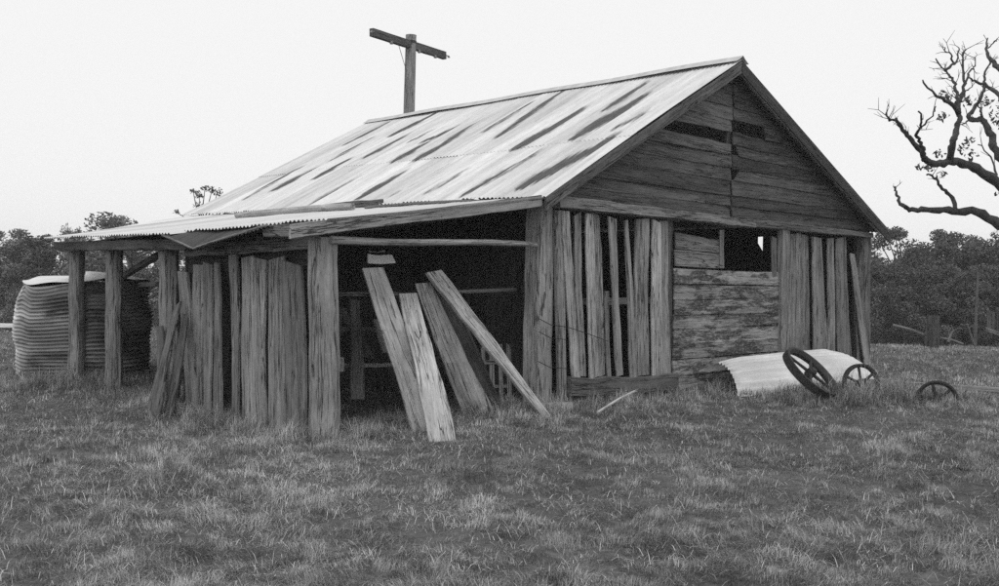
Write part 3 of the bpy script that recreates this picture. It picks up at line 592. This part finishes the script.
# ------------------------------------------------------------------ LARGE DEAD TREE AT THE RIGHT
BR_ = dict(
M=[(10.03,-2.98,2.57),(9.57,-2.63,3.01),(9.22,-2.40,3.24),(8.83,-2.12,3.54),(8.49,-1.90,3.70),(8.22,-1.75,3.73),(7.95,-1.60,3.67),(7.77,-1.53,3.72),(7.64,-1.53,3.78),(7.47,-1.47,3.93),(7.27,-1.39,4.10),(7.11,-1.34,4.24),(6.98,-1.34,4.32),(6.81,-1.29,4.31),(6.69,-1.29,4.42)],
M2=[(7.64,-1.53,3.76),(7.35,-1.62,3.85),(7.10,-1.69,3.92),(6.96,-1.67,4.04),(6.91,-1.73,4.13),(6.87,-1.80,4.16),(6.89,-1.94,4.33),(6.83,-2.00,4.44)],
M3=[(6.90,-1.76,4.14),(6.74,-1.84,4.24),(6.56,-1.87,4.36)],
V=[(8.22,-1.75,3.73),(7.97,-1.87,3.98),(8.02,-1.89,4.18),(8.12,-1.90,4.37),(8.19,-1.89,4.50),(8.23,-1.84,4.72),(8.29,-1.80,4.92),(8.32,-1.75,5.12),(8.33,-1.67,5.22),(8.33,-1.58,5.33),(8.27,-1.43,5.54)],
V1=[(8.19,-1.88,4.54),(7.82,-1.80,4.72),(7.52,-1.73,4.76),(7.21,-1.65,4.98)],
V2=[(8.33,-1.59,5.32),(8.48,-1.65,5.44),(8.64,-1.67,5.52),(8.78,-1.65,5.80)],
V3=[(8.55,-1.66,5.48),(8.25,-1.69,5.56),(7.98,-1.70,5.63)],
V4=[(8.23,-1.84,4.72),(8.51,-1.80,4.85),(8.68,-1.80,5.13),(8.78,-1.72,5.40),(8.90,-1.67,5.67),(9.07,-1.67,5.81)],
V5=[(8.68,-1.80,5.13),(9.12,-1.73,5.41),(9.39,-1.71,5.56),(9.62,-1.65,5.77)],
V6=[(8.45,-1.81,4.82),(8.77,-1.80,5.01),(9.06,-1.80,5.16)],
R=[(10.06,-3.01,2.43),(9.86,-2.70,3.05),(9.59,-2.31,3.63),(9.47,-2.09,3.99),(9.48,-2.00,4.27),(9.48,-1.90,4.47),(9.49,-1.81,4.61),(9.44,-1.65,4.62),(9.49,-1.61,4.73),(9.65,-1.66,4.90),(9.81,-1.72,5.14),(9.90,-1.71,5.33),(9.98,-1.69,5.48),(10.12,-1.73,5.75)],
R1=[(9.90,-1.72,5.32),(9.55,-1.66,5.32),(9.32,-1.64,5.34)],
R2=[(10.12,-2.74,3.68),(9.95,-2.55,4.1),(9.81,-2.19,4.77),(9.85,-1.99,5.04),(9.90,-1.72,5.32)],
R3=[(9.48,-1.82,4.58),(9.42,-1.82,4.72),(9.24,-1.85,4.82)],
R4=[(9.48,-1.83,4.60),(9.28,-1.69,4.56),(8.89,-1.66,4.46)],
T=[(10.03,-2.98,2.69),(10.12,-2.74,3.68),(10.15,-2.45,4.70),(10.17,-2.15,5.28),(10.19,-1.86,5.64),(10.30,-1.67,5.85),(10.48,-1.53,6.08),(10.73,-1.48,6.34)],
T1=[(10.51,-1.53,6.10),(10.51,-1.61,6.16),(10.41,-1.73,6.21)],
L=[(10.06,-3.02,1.81),(9.71,-2.60,2.33),(9.38,-2.19,2.68),(9.15,-1.88,2.91),(8.92,-1.58,2.93),(8.72,-1.30,2.94),(8.51,-1.02,2.94),(8.46,-0.90,3.00),(8.44,-0.81,3.08),(8.45,-0.75,3.24),(8.48,-0.70,3.37)],
L1=[(8.95,-1.6,2.94),(8.98,-1.48,3.22),(8.76,-1.40,3.37),(8.57,-1.35,3.50),(8.39,-1.31,3.55)],
L2=[(8.95,-2.2,3.46),(9.09,-2.21,3.58),(9.22,-2.09,3.87),(9.23,-1.86,4.13)],
X1=[(10.1,-2.8,3.3),(10.7,-3.4,4.2),(11.3,-4.1,4.9),(11.8,-4.4,5.6)], X2=[(10.15,-2.45,4.70),(10.8,-2.6,5.4),(11.3,-2.9,6.3),(11.4,-3.1,6.9)],
X3=[(10.7,-3.4,4.2),(10.5,-4.1,4.7),(10.6,-4.6,5.4)], X4=[(10.06,-3.0,2.2),(10.9,-3.5,2.9),(11.7,-4.3,3.3),(12.4,-4.6,3.5)], X5=[(9.95,-2.55,4.1),(9.3,-2.9,4.9),(9.35,-3.2,5.6)],
trunk=[(10.30,-3.3,-.3),(10.24,-3.25,.2),(10.16,-3.15,.85),(10.08,-3.05,1.64),(10.06,-3.01,2.43),(10.03,-2.98,2.75)])
RADS = dict(M=(.125, .014), M2=(.04, .009), M3=(.02, .014), V=(.07, .011), V1=(.045, .012), V2=(.028, .01), V3=(.02, .008), V4=(.045, .01), V5=(.022, .008), V6=(.022, .008), R=(.1, .014), R1=(.03, .012), R2=(.07, .03), R3=(.03, .01), R4=(.03, .008), T=(.13, .012), T1=(.014, .01), L=(.125, .016), L1=(.045, .015), L2=(.03, .01), X1=(.1, .02), X2=(.07, .02), X3=(.05, .02), X4=(.1, .02), X5=(.05, .02), trunk=(.26, .17))
def spline(pts, sub=4):
    pts = [Vector(p) for p in pts]; out = []
    for i in range(len(pts) - 1):
        p0, p1, p2, p3 = pts[max(i - 1, 0)], pts[i], pts[i + 1], pts[min(i + 2, len(pts) - 1)]
        for k in range(sub):
            s_ = k / sub
            out.append(.5 * ((2 * p1) + (p2 - p0) * s_ + (2 * p0 - 5 * p1 + 4 * p2 - p3) * s_ ** 2 + (3 * p1 - p0 - 3 * p2 + p3) * s_ ** 3))
    return out + [pts[-1]]
dead = empty('gnarled_tree', (10.3, -3.3, 0), 'nearly bare gnarled tree with crooked limbs reaching in from the right edge', 'tree')
wood_q = MB(); twig_pts = []
for k_, L_ in BR_.items():
    a, b_ = RADS[k_]; pts = spline(L_, 4); n = len(pts)
    pts = [p + Vector((random.uniform(-1, 1), random.uniform(-1, 1), random.uniform(-1, 1))) * .02 * (0 if i in (0,) else 1) for i, p in enumerate(pts)]
    rad = [(a + (b_ - a) * (i / (n - 1)) ** .7) * (1 + .12 * math.sin(i * 2.3 + len(k_))) for i in range(n)]
    (MB() if k_ == 'trunk' else wood_q).tube(pts, rad, 9, .1, 1) if k_ != 'trunk' else MB().tube(pts, rad, 14, .1, 1).build('trunk', M_BARK, dead, smooth=True)
    if k_ not in ('trunk',):
        twig_pts += [(pts[i], (pts[i] - pts[i - 1]).normalized(), rad[i]) for i in range(n // 2, n)]
# fine twigs off the outer halves
ends_ = []
for (P, d, r_) in twig_pts:
    for _ in range(random.choice((0, 0, 1, 1)) if P.z > 3.2 and r_ < .045 else 0):
        e = (d + Vector((random.uniform(-1, 1), random.uniform(-1, 1), random.uniform(-.5, 1)))).normalized(); L_ = random.uniform(.1, .38)
        m1 = P + e * L_ * .5 + Vector((random.uniform(-.04, .04), random.uniform(-.04, .04), random.uniform(-.03, .05)))
        wood_q.tube([P, m1, P + e * L_], [.008, .005, .003], 5, 0, 1)
        for _ in range(1):
            e2 = (e + Vector((random.uniform(-1, 1), random.uniform(-1, 1), random.uniform(-.6, .9)))).normalized(); wood_q.tube([m1, m1 + e2 * L_ * random.uniform(.3, .7)], [.005, .0025], 4, 0, 1)
wood_q.build('limbs', M_BARK, dead, smooth=True)
LC = [(8.15,-1.63,3.86,.12),(8.37,-1.85,3.98,.16),(8.49,-1.98,3.85,.14),(7.98,-1.47,3.6,.08),(8.13,-1.62,3.5,.1),(8.05,-1.75,4.82,.16),(8.46,-1.92,4.79,.13),(8.1,-1.66,4.48,.14),(9.5,-1.9,4.9,.14),(9.8,-2.0,4.8,.2),(9.3,-2.2,3.25,.08),(9.9,-1.9,4.6,.2),(8.6,-1.9,4.1,.12),(10.6,-3.8,4.9,.3),(11.2,-3.3,6.0,.3),(7.66,-1.5,3.6,.1)]
def leaf_cloud(centres, n_each, size, name, parent=None, base=(0, 0, 0), tone=(.7, 1.3), squash=.8):
    Cn = []; T = []
    for (x, y, z, r_) in centres:
        n = max(3, int(n_each * (r_ if n_each < 2000 else 1)))
        p = rng.normal(size=(n, 3)); p /= np.linalg.norm(p, axis=1)[:, None]; p *= (rng.random(n) ** .5)[:, None] * r_; p[:, 2] *= squash
        Cn.append(p + (x, y, z)); T.append(np.full(n, rng.uniform(.85, 1.15)) * rng.uniform(tone[0], tone[1], n))
    return leaf_mesh(np.concatenate(Cn), np.concatenate(T), size, name, base)
def leaf_mesh(C_, T, size, name, base=(0, 0, 0)):
    n = len(C_); d1 = rng.normal(size=(n, 3)); d1 /= np.linalg.norm(d1, axis=1)[:, None]
    d2 = np.cross(d1, rng.normal(size=(n, 3))); d2 /= np.linalg.norm(d2, axis=1)[:, None] + 1e-6
    s_ = size * rng.uniform(.6, 1.4, n)[:, None]
    V = np.stack([C_ - d1 * s_, C_ - d2 * s_ * .42, C_ + d1 * s_, C_ + d2 * s_ * .42], 1).reshape(-1, 3) - np.array(base)
    return quads_mesh(name, V, n * 4, np.repeat(T, 4), M_LEAF, np.arange(n * 4), np.full(n, 4))
me = leaf_cloud(LC, 170, .045, 'leaves', base=(10.3, -3.3, 0))
o = bpy.data.objects.new('leaves', me); COL.objects.link(o); o.parent = dead

# ------------------------------------------------------------------ BACKGROUND TREES
def tree_parts(seed, kind):
    """unit tree about 5 m tall; returns trunk mesh builder and crown mesh"""
    random.seed(seed)
    H = 5.0; q = MB(); cl = []
    lean = Vector((random.uniform(-.3, .3), random.uniform(-.3, .3), 0))
    tp = [Vector((0, 0, -.3))] + [Vector((lean.x * k + random.uniform(-.08, .08), lean.y * k + random.uniform(-.08, .08), H * .8 * k)) for k in (.2, .45, .7, 1)]
    q.tube(tp, [.14, .11, .09, .06, .02], 8, .1, 1)
    nb = {'round': 30, 'tall': 26, 'sparse': 15, 'bush': 34}[kind]
    for i in range(nb):
        k = random.uniform(.25 if kind == 'bush' else .38, 1) if kind != 'tall' else random.uniform(.08, 1)
        z = H * .8 * k; an = random.uniform(0, 6.283)
        w = {'round': 1.5 * math.sin(math.pi * min(.95, max(.12, (k - .2) / .95))) + .25, 'tall': .55 * (1.05 - k * .6), 'sparse': 1.25 * (.35 + .5 * k), 'bush': 1.9 * (1.1 - k * .7)}[kind] * random.uniform(.55, 1.15)
        e = Vector((lean.x * k + math.cos(an) * w, lean.y * k + math.sin(an) * w, z + random.uniform(.15, .9) * (1 if kind != 'bush' else .6)))
        s0 = Vector((lean.x * k * .8, lean.y * k * .8, z * .85))
        q.tube([s0, s0.lerp(e, .5) + Vector((0, 0, -.08)), e], [.04, .025, .012], 5, 0, 1)
        cl.append((e.x, e.y, e.z, random.uniform(.32, .62) * (.75 if kind in ('sparse', 'tall') else 1)))
    me = leaf_cloud(cl, {'round': 1000, 'tall': 1100, 'sparse': 520, 'bush': 1000}[kind], .058, 'crown', tone=(.6, 1.4), squash=.7)
    tb = q.build('trunk', M_BARK); tm = tb.data; bpy.data.objects.remove(tb)
    zt = max(c[2] + c[3] * .7 for c in cl)
    return tm, me, zt
PROTO = {}; HAZE_TINT = {}
for kind, seeds in (('round', (1, 2, 3)), ('tall', (4,)), ('sparse', (5, 6)), ('bush', (7, 8))):
    PROTO[kind] = [tree_parts(s_, kind) for s_ in seeds]
random.seed(21)
GT = 'trees along the far edge of the paddock'
def place_tree(px, topy, D, kind, label, wide=1.0, var=0):
    P = at(px, topy, D); z0 = hz(P.x, P.y) - .05
    tm, me, zt = PROTO[kind][var % len(PROTO[kind])]
    s_ = (P.z - z0) / zt
    e = empty({'round': 'leafy_tree', 'tall': 'columnar_tree', 'sparse': 'sparse_tree', 'bush': 'bushy_tree'}[kind], (P.x, P.y, z0), label, 'tree', GT)
    e.scale = (s_ * wide, s_ * wide, s_); e.rotation_euler = (0, 0, random.uniform(0, 6.28))
    if px < 400 and kind != 'tall':
        if me.name not in HAZE_TINT: HAZE_TINT[me.name] = me.copy(); HAZE_TINT[me.name].materials[0] = M_LEAF_HAZE_TINT
        me = HAZE_TINT[me.name]
    for nm, msh in (('trunk', tm), ('crown', me)):
        c = bpy.data.objects.new(nm, msh); COL.objects.link(c); c.parent = e
LT = [(6, 230, 56, 'round', 'rounded grey tree at the far left edge of the photo', 1.2, 0), (27, 240, 60, 'sparse', 'pale loose tree between the far left tree and the dark column', 1.1, 0),
      (43, 234, 47, 'tall', 'dark narrow upright tree rising just left of the tank', 1.15, 0), (62, 224, 52, 'sparse', 'thin wispy treetop poking above the roof at the eave corner', .5, 1),
      (73, 226, 54, 'sparse', 'second wispy treetop right of the eave corner', .45, 0), (122, 213, 50, 'round', 'broad domed crown showing above the lean-to roof', 1.25, 1),
      (88, 252, 58, 'bush', 'low bushy tree seen between the two left posts', 1.1, 0), (140, 250, 57, 'bush', 'low bushy tree seen between the middle posts', 1.1, 1), (18, 262, 48, 'bush', 'low dark shrub tree in front of the far left tree', 1.2, 1),
      (-25, 226, 58, 'round', None, 1.2, 2), (-60, 236, 54, 'bush', None, 1.2, 0), (-95, 224, 60, 'round', None, 1.2, 0), (-140, 230, 58, 'round', None, 1.2, 1), (-190, 226, 60, 'round', None, 1.2, 2)]
RT = [(884, 238, 46, 'round', 'dark tree half hidden behind the right roof corner', 1.1, 1), (901, 226, 50, 'round', 'tall leafy tree just right of the roof corner', .95, 2), (918, 250, 47, 'bush', 'bushy tree below the gap of sky, left side', 1.0, 0),
      (938, 264, 50, 'bush', 'lowest bushy tree beneath the gap of sky', 1.0, 1), (957, 242, 52, 'sparse', 'loose topped tree right of the gap of sky', .9, 0), (975, 232, 48, 'round', 'rounded tree under the bare limb near the right edge', 1.0, 0),
      (992, 236, 46, 'sparse', 'open crowned tree at the right edge behind the bare limb', 1.0, 1), (906, 262, 41, 'bush', 'dark bush in front of the tall tree by the roof corner', 1.1, 1), (968, 268, 42, 'bush', 'dark bush behind the thin pale trunk', 1.1, 0), (995, 262, 43, 'bush', 'dark bush behind the broken rails at the right edge', 1.1, 1), (935, 280, 43, 'bush', 'dark bush behind the stout old post', 1.1, 1),
      (1015, 228, 50, 'round', None, 1.1, 1), (1045, 232, 48, 'bush', None, 1.2, 0), (1080, 224, 52, 'round', None, 1.1, 2), (1130, 228, 50, 'round', None, 1.1, 0), (1180, 226, 50, 'round', None, 1.1, 1)]
for (px, ty_, D, kd, lb, wd, vr) in LT + RT:
    place_tree(px, ty_, D, kd, lb or 'leafy tree in the tree line just beyond the edge of the photo', wd, vr)
# scrub mass behind and under the trees
Ps = []; Ts = []
for (l0, l1, n) in ((-62, -14, 520), (12, 60, 520)):
    for i in range(n):
        l_ = random.uniform(l0, l1); D = random.uniform(52, 68)
        x = CO.x + .7058 * l_ + .708 * D; y = CO.y - .7082 * l_ + .706 * D; z = hz(x, y)
        top_ = 1.2 + 1.5 * random.random(); r_ = random.uniform(.7, 1.2)
        for zz in np.arange(.2, top_, .8):
            m_ = 95; p = rng.normal(size=(m_, 3)); p /= np.linalg.norm(p, axis=1)[:, None]; p *= (rng.random(m_) ** .5)[:, None] * r_
            Ps.append(p + (x, y, z + zz)); Ts.append(rng.uniform(.5, 1.3, m_) * random.uniform(.8, 1.2) * (1.5 if l0 < 0 else 1))  # left half lightened, haze painted into the leaf tone
me = leaf_mesh(np.concatenate(Ps), np.concatenate(Ts), .105, 'scrub'); o = bpy.data.objects.new('scrub', me); COL.objects.link(o)
tag(o, 'dense dark scrub filling the tree line beyond the paddock', 'scrub', kind='stuff')
# sparse sapling seen above the lean-to roof
B = at(205, 190, 40); gz = hz(B.x, B.y)
sp = empty('spindly_tree', (B.x, B.y, gz), 'spindly tree with tufted twigs above the lean-to roof beside the main roof slope', 'tree')
q = MB(); tips = [(205, 188), (193, 191), (199, 195), (212, 190), (218, 192), (215, 206), (198, 206), (176, 212), (228, 203), (222, 206)]
base_ = Vector((B.x, B.y, gz - .2)); fork = at(204, 225, 40)
q.tube([base_, base_.lerp(fork, .5) + Vector((.05, 0, 0)), fork], [.1, .07, .05], 8, .05, 1).build('trunk', M_BARK, sp)
q = MB(); cl = []
for (a, c) in tips:
    e = at(a, c, 40 + random.uniform(-.5, .5)); mid = fork.lerp(e, .5) + Vector((random.uniform(-.1, .1), random.uniform(-.1, .1), -.05))
    q.tube([fork, mid, e], [.04, .028, .012], 5, 0, 1); cl.append((e.x, e.y, e.z, random.uniform(.12, .24)))
q.build('branches', M_BARK, sp)
me = leaf_cloud(cl, 200, .07, 'leaves', base=(B.x, B.y, gz)); o = bpy.data.objects.new('leaves', me); COL.objects.link(o); o.parent = sp

# ------------------------------------------------------------------ BROKEN FENCE BEHIND RIGHT
def gp(px, D): P = at(px, 340, D); return P.x, P.y, hz(P.x, P.y)
x, y, z = gp(933, 24.5)
tag(MB().tube([(x, y, z - .2), (x, y, z + .4), (x + .02, y, z + .85)], [.17, .16, .14], 10, .12, .3).build('fence_post', M_WOOD, base=(x, y, z)), 'stout weathered old post standing alone at the paddock edge', 'post')
def pole_(name, label, cat, a, c, r0, r1, tn, m=None):
    a = Vector(a); c = Vector(c)
    tag(MB().tube([a, a.lerp(c, .5) + Vector((.02, .01, .03)), c], [r0, (r0 + r1) / 2, r1], 8, .1, tn).build(name, m or M_WOOD, base=a), label, cat)
pole_('fallen_rail', 'pale fallen rail sloping down to the stout old post', 'rail', at(893, 325, 25), at(931, 337, 24.6), .038, .03, .7)
pole_('fallen_rail', 'short rail sloping away right of the stout old post', 'rail', at(940, 338, 24.6), at(963, 344, 24.6), .03, .025, .6)
pole_('broken_stick', 'short forked stick upright right of the stout old post', 'stick', at(948, 342, 24.6), at(954, 330, 24.6), .03, .02, .8)
pole_('slender_trunk', 'slender pale bare trunk standing before the dark bushes', 'tree', at(975, 346, 26), at(978, 272, 26), .045, .025, 1, M_PALE)
pole_('broken_stick', 'stick leaning against the base of the slender pale trunk', 'stick', at(974, 345, 25.8), at(967, 324, 25.8), .03, .022, .6)
gx = empty('broken_hurdle', at(993, 336, 25), 'grey broken hurdle of upright boards at the right edge of the paddock', 'hurdle')
for i in range(4):
    px = 989.5 + i * 4.6
    MB().plank(at(px - 1.8, 338, 25), at(px + 1.6, 338, 25), at(px + 1.6, 311 + i, 25), at(px - 1.8, 311, 25), .03, -CF, tone=.35).build('board', M_WOOD, gx)
MB().plank(at(986, 327, 24.9), at(986, 331, 24.9), at(1012, 341, 24.9), at(1012, 336, 24.9), .03, -CF, tone=.6).build('rail', M_WOOD, gx)
x, y, z = gp(8, 26)
loose('pale_sheet', 'flat pale sheet lying on the grass at the far left edge', 'sheet', (at(-14, 323, 26.2), at(-14, 327, 25.2), at(22, 326.5, 25.6), at(22, 323.5, 26.6)), .03, (0, 0, 1), 2.0)

# ------------------------------------------------------------------ HAZE
hm = bpy.data.materials.new('haze'); hm.use_nodes = True; ht = hm.node_tree; ht.nodes.remove(ht.nodes['Principled BSDF'])
pv = ht.nodes.new('ShaderNodeVolumePrincipled'); pv.inputs['Color'].default_value = (.92, .92, .92, 1); pv.inputs['Density'].default_value = .0013
ht.links.new(pv.outputs[0], ht.nodes['Material Output'].inputs['Volume'])
bm = bmesh.new(); bmesh.ops.create_cube(bm, size=1); bmesh.ops.scale(bm, vec=(900, 900, 14), verts=bm.verts); bmesh.ops.translate(bm, vec=(2, 2, 3), verts=bm.verts)
me = bpy.data.meshes.new('haze'); bm.to_mesh(me); bm.free(); me.materials.append(hm)
o = bpy.data.objects.new('haze', me); COL.objects.link(o); tag(o, 'thin pale air between the shed and the far trees', 'haze', kind='stuff')

# ------------------------------------------------------------------ GRASS
def vnoise(x, y, sc, seed):
    r = np.random.default_rng(seed).random((128, 128)); u_ = x / sc + 1000; w_ = y / sc + 1000
    i = np.floor(u_).astype(int); j = np.floor(w_).astype(int); fx = u_ - i; fy = w_ - j; fx = fx * fx * (3 - 2 * fx); fy = fy * fy * (3 - 2 * fy)
    g = lambda a, c: r[a % 128, c % 128]
    return (g(i, j) * (1 - fx) + g(i + 1, j) * fx) * (1 - fy) + (g(i, j + 1) * (1 - fx) + g(i + 1, j + 1) * fx) * fy
def make_grass(N_):
    # depth chosen so that the density falls off away from the viewer
    D = 3.2 * (34 / 3.2) ** (rng.random(N_) ** .92); l_ = (rng.random(N_) * 2 - 1) * (D * .57 + .6)
    edge = rng.random(N_) < .24; l_ = np.where(edge, np.sign(l_) * (D * .56 + .5 + 4.5 * rng.random(N_)), l_)
    x = CO.x + .7058 * l_ + .708 * D; y = CO.y - .7082 * l_ + .706 * D
    inside = ((x > .05) & (x < 8.95) & (y > .05) & (y < 8.75)) | ((x > -3.35) & (x < 0) & (y > .5) & (y < 3.1) & (rng.random(N_) < .85))
    keep = ~inside; D, x, y = D[keep], x[keep], y[keep]; n = len(x)
    cl = vnoise(x, y, .22, 1); cm = vnoise(x, y, .75, 2); cb = vnoise(x, y, 2.6, 3); cs = vnoise(x, y, .08, 4)
    ct = np.clip(vnoise(x, y, .33, 12) - .62, 0, 1) * 2.6
    hh = .020 + .034 * cl * (.6 + cm) + .012 * cb + .045 * ct
    # taller growth against walls, wheels and the sheet
    def near(px, py, rad, add):
        return add * np.exp(-(((x - px) ** 2 + (y - py) ** 2) / rad ** 2))
    wall = np.exp(-((y + .25) / .35) ** 2) * (x > -.5) * (x < 9.3) + np.exp(-((x + 3.75) / .3) ** 2) * (y > -.3) * (y < 7) + np.exp(-((y - .2) / .5) ** 2) * (x > -3.5) * (x < 0) * .7
    hh = hh + .12 * wall * (.3 + cl)
    for (a, c, r_, ad) in ((4.2, -2.2, .8, .14), (3.4, -1.9, .7, .10), (5.0, -2.9, .6, .08), (4.6, -1.6, .9, .10), (-2.9, 6.2, .9, .12), (-3.9, 6.6, .7, .1), (10.3, -3.3, 1, .1), (4.62, -3.22, .5, .17), (3.85, -2.45, .4, .08), (3.1, -2.15, .5, .06)): hh = hh + near(a, c, r_, ad) * (.4 + cl)
    tus = vnoise(x, y, .17, 21) * .6 + vnoise(x, y, .09, 22) * .4; tus = np.clip((tus - .32) * 2.2, 0, 1) * (.35 + .9 * vnoise(x, y, .9, 23))
    hh = hh * (.78 + .75 * tus)
    hh *= rng.uniform(.6, 1.35, n)
    far = np.clip((D - 6) / 20, 0, 1)
    wdt = (.0028 + .0075 * far) * rng.uniform(.6, 1.3, n)
    az = rng.random(n) * 2 * np.pi; az = az * .6 + .4 * 4 * np.pi * vnoise(x, y, .2, 7)
    lean = rng.uniform(.3, 1.9, n)
    straw = rng.random(n) < (.015 + .07 * np.clip(vnoise(x, y, .28, 15) * 2 - .75, 0, 1) * (.4 + cb))
    hh = np.where(straw, rng.uniform(.035, .12, n), hh); lean = np.where(straw, rng.uniform(.8, 2.6, n), lean); az = np.where(straw, rng.random(n) * 6.283, az)
    tone = (.52 + .36 * cm + .55 * (cs - .5) + .4 * (cl - .5) + .3 * (vnoise(x, y, .3, 24) - .4)) * (.82 + .42 * cb) * rng.uniform(.6, 1.4, n)
    tone = np.maximum(tone, .14) * (1 - .22 * np.clip(ct, 0, 1))
    tone = np.where(straw, rng.uniform(.8, 1.65, n), tone)
    dx, dy = np.cos(az), np.sin(az); sx, sy = -dy, dx
    z = hgt(x, y) - .02 + .055 * tus
    b0 = np.stack([x, y, z], -1); side = np.stack([sx, sy, 0 * sx], -1) * (wdt / 2)[:, None]
    lb = np.where(straw, lean * .62, lean * .4); zl = np.where(straw, .035 * rng.random(n), 0)
    b0[:, 2] += zl
    m1 = b0 + np.stack([dx * hh * np.sin(lb) * .5, dy * hh * np.sin(lb) * .5, hh * .5 * np.cos(lb)], -1)
    tp = m1 + np.stack([dx * hh * np.sin(lean) * .55, dy * hh * np.sin(lean) * .55, hh * .55 * np.cos(lean)], -1)
    twist = np.stack([np.cos(az + 1), np.sin(az + 1), 0 * az], -1) * (wdt * .4)[:, None]
    V = np.stack([b0 - side, b0 + side, m1 + side * .8 + twist * .2, m1 - side * .8, tp], 1).reshape(-1, 3)
    o_ = np.arange(n)[:, None] * 5
    loops = (o_ + np.array([[0, 1, 2, 3, 3, 2, 4]])).ravel(); counts = np.tile([4, 3], n)
    me = quads_mesh('grass', V, n * 5, np.repeat(tone, 5), M_GRASS, loops, counts)
    o = bpy.data.objects.new('grass', me); COL.objects.link(o)
    tag(o, 'rough paddock grass with dry pale stems growing up to the shed', 'grass', kind='stuff')
make_grass(1200000)
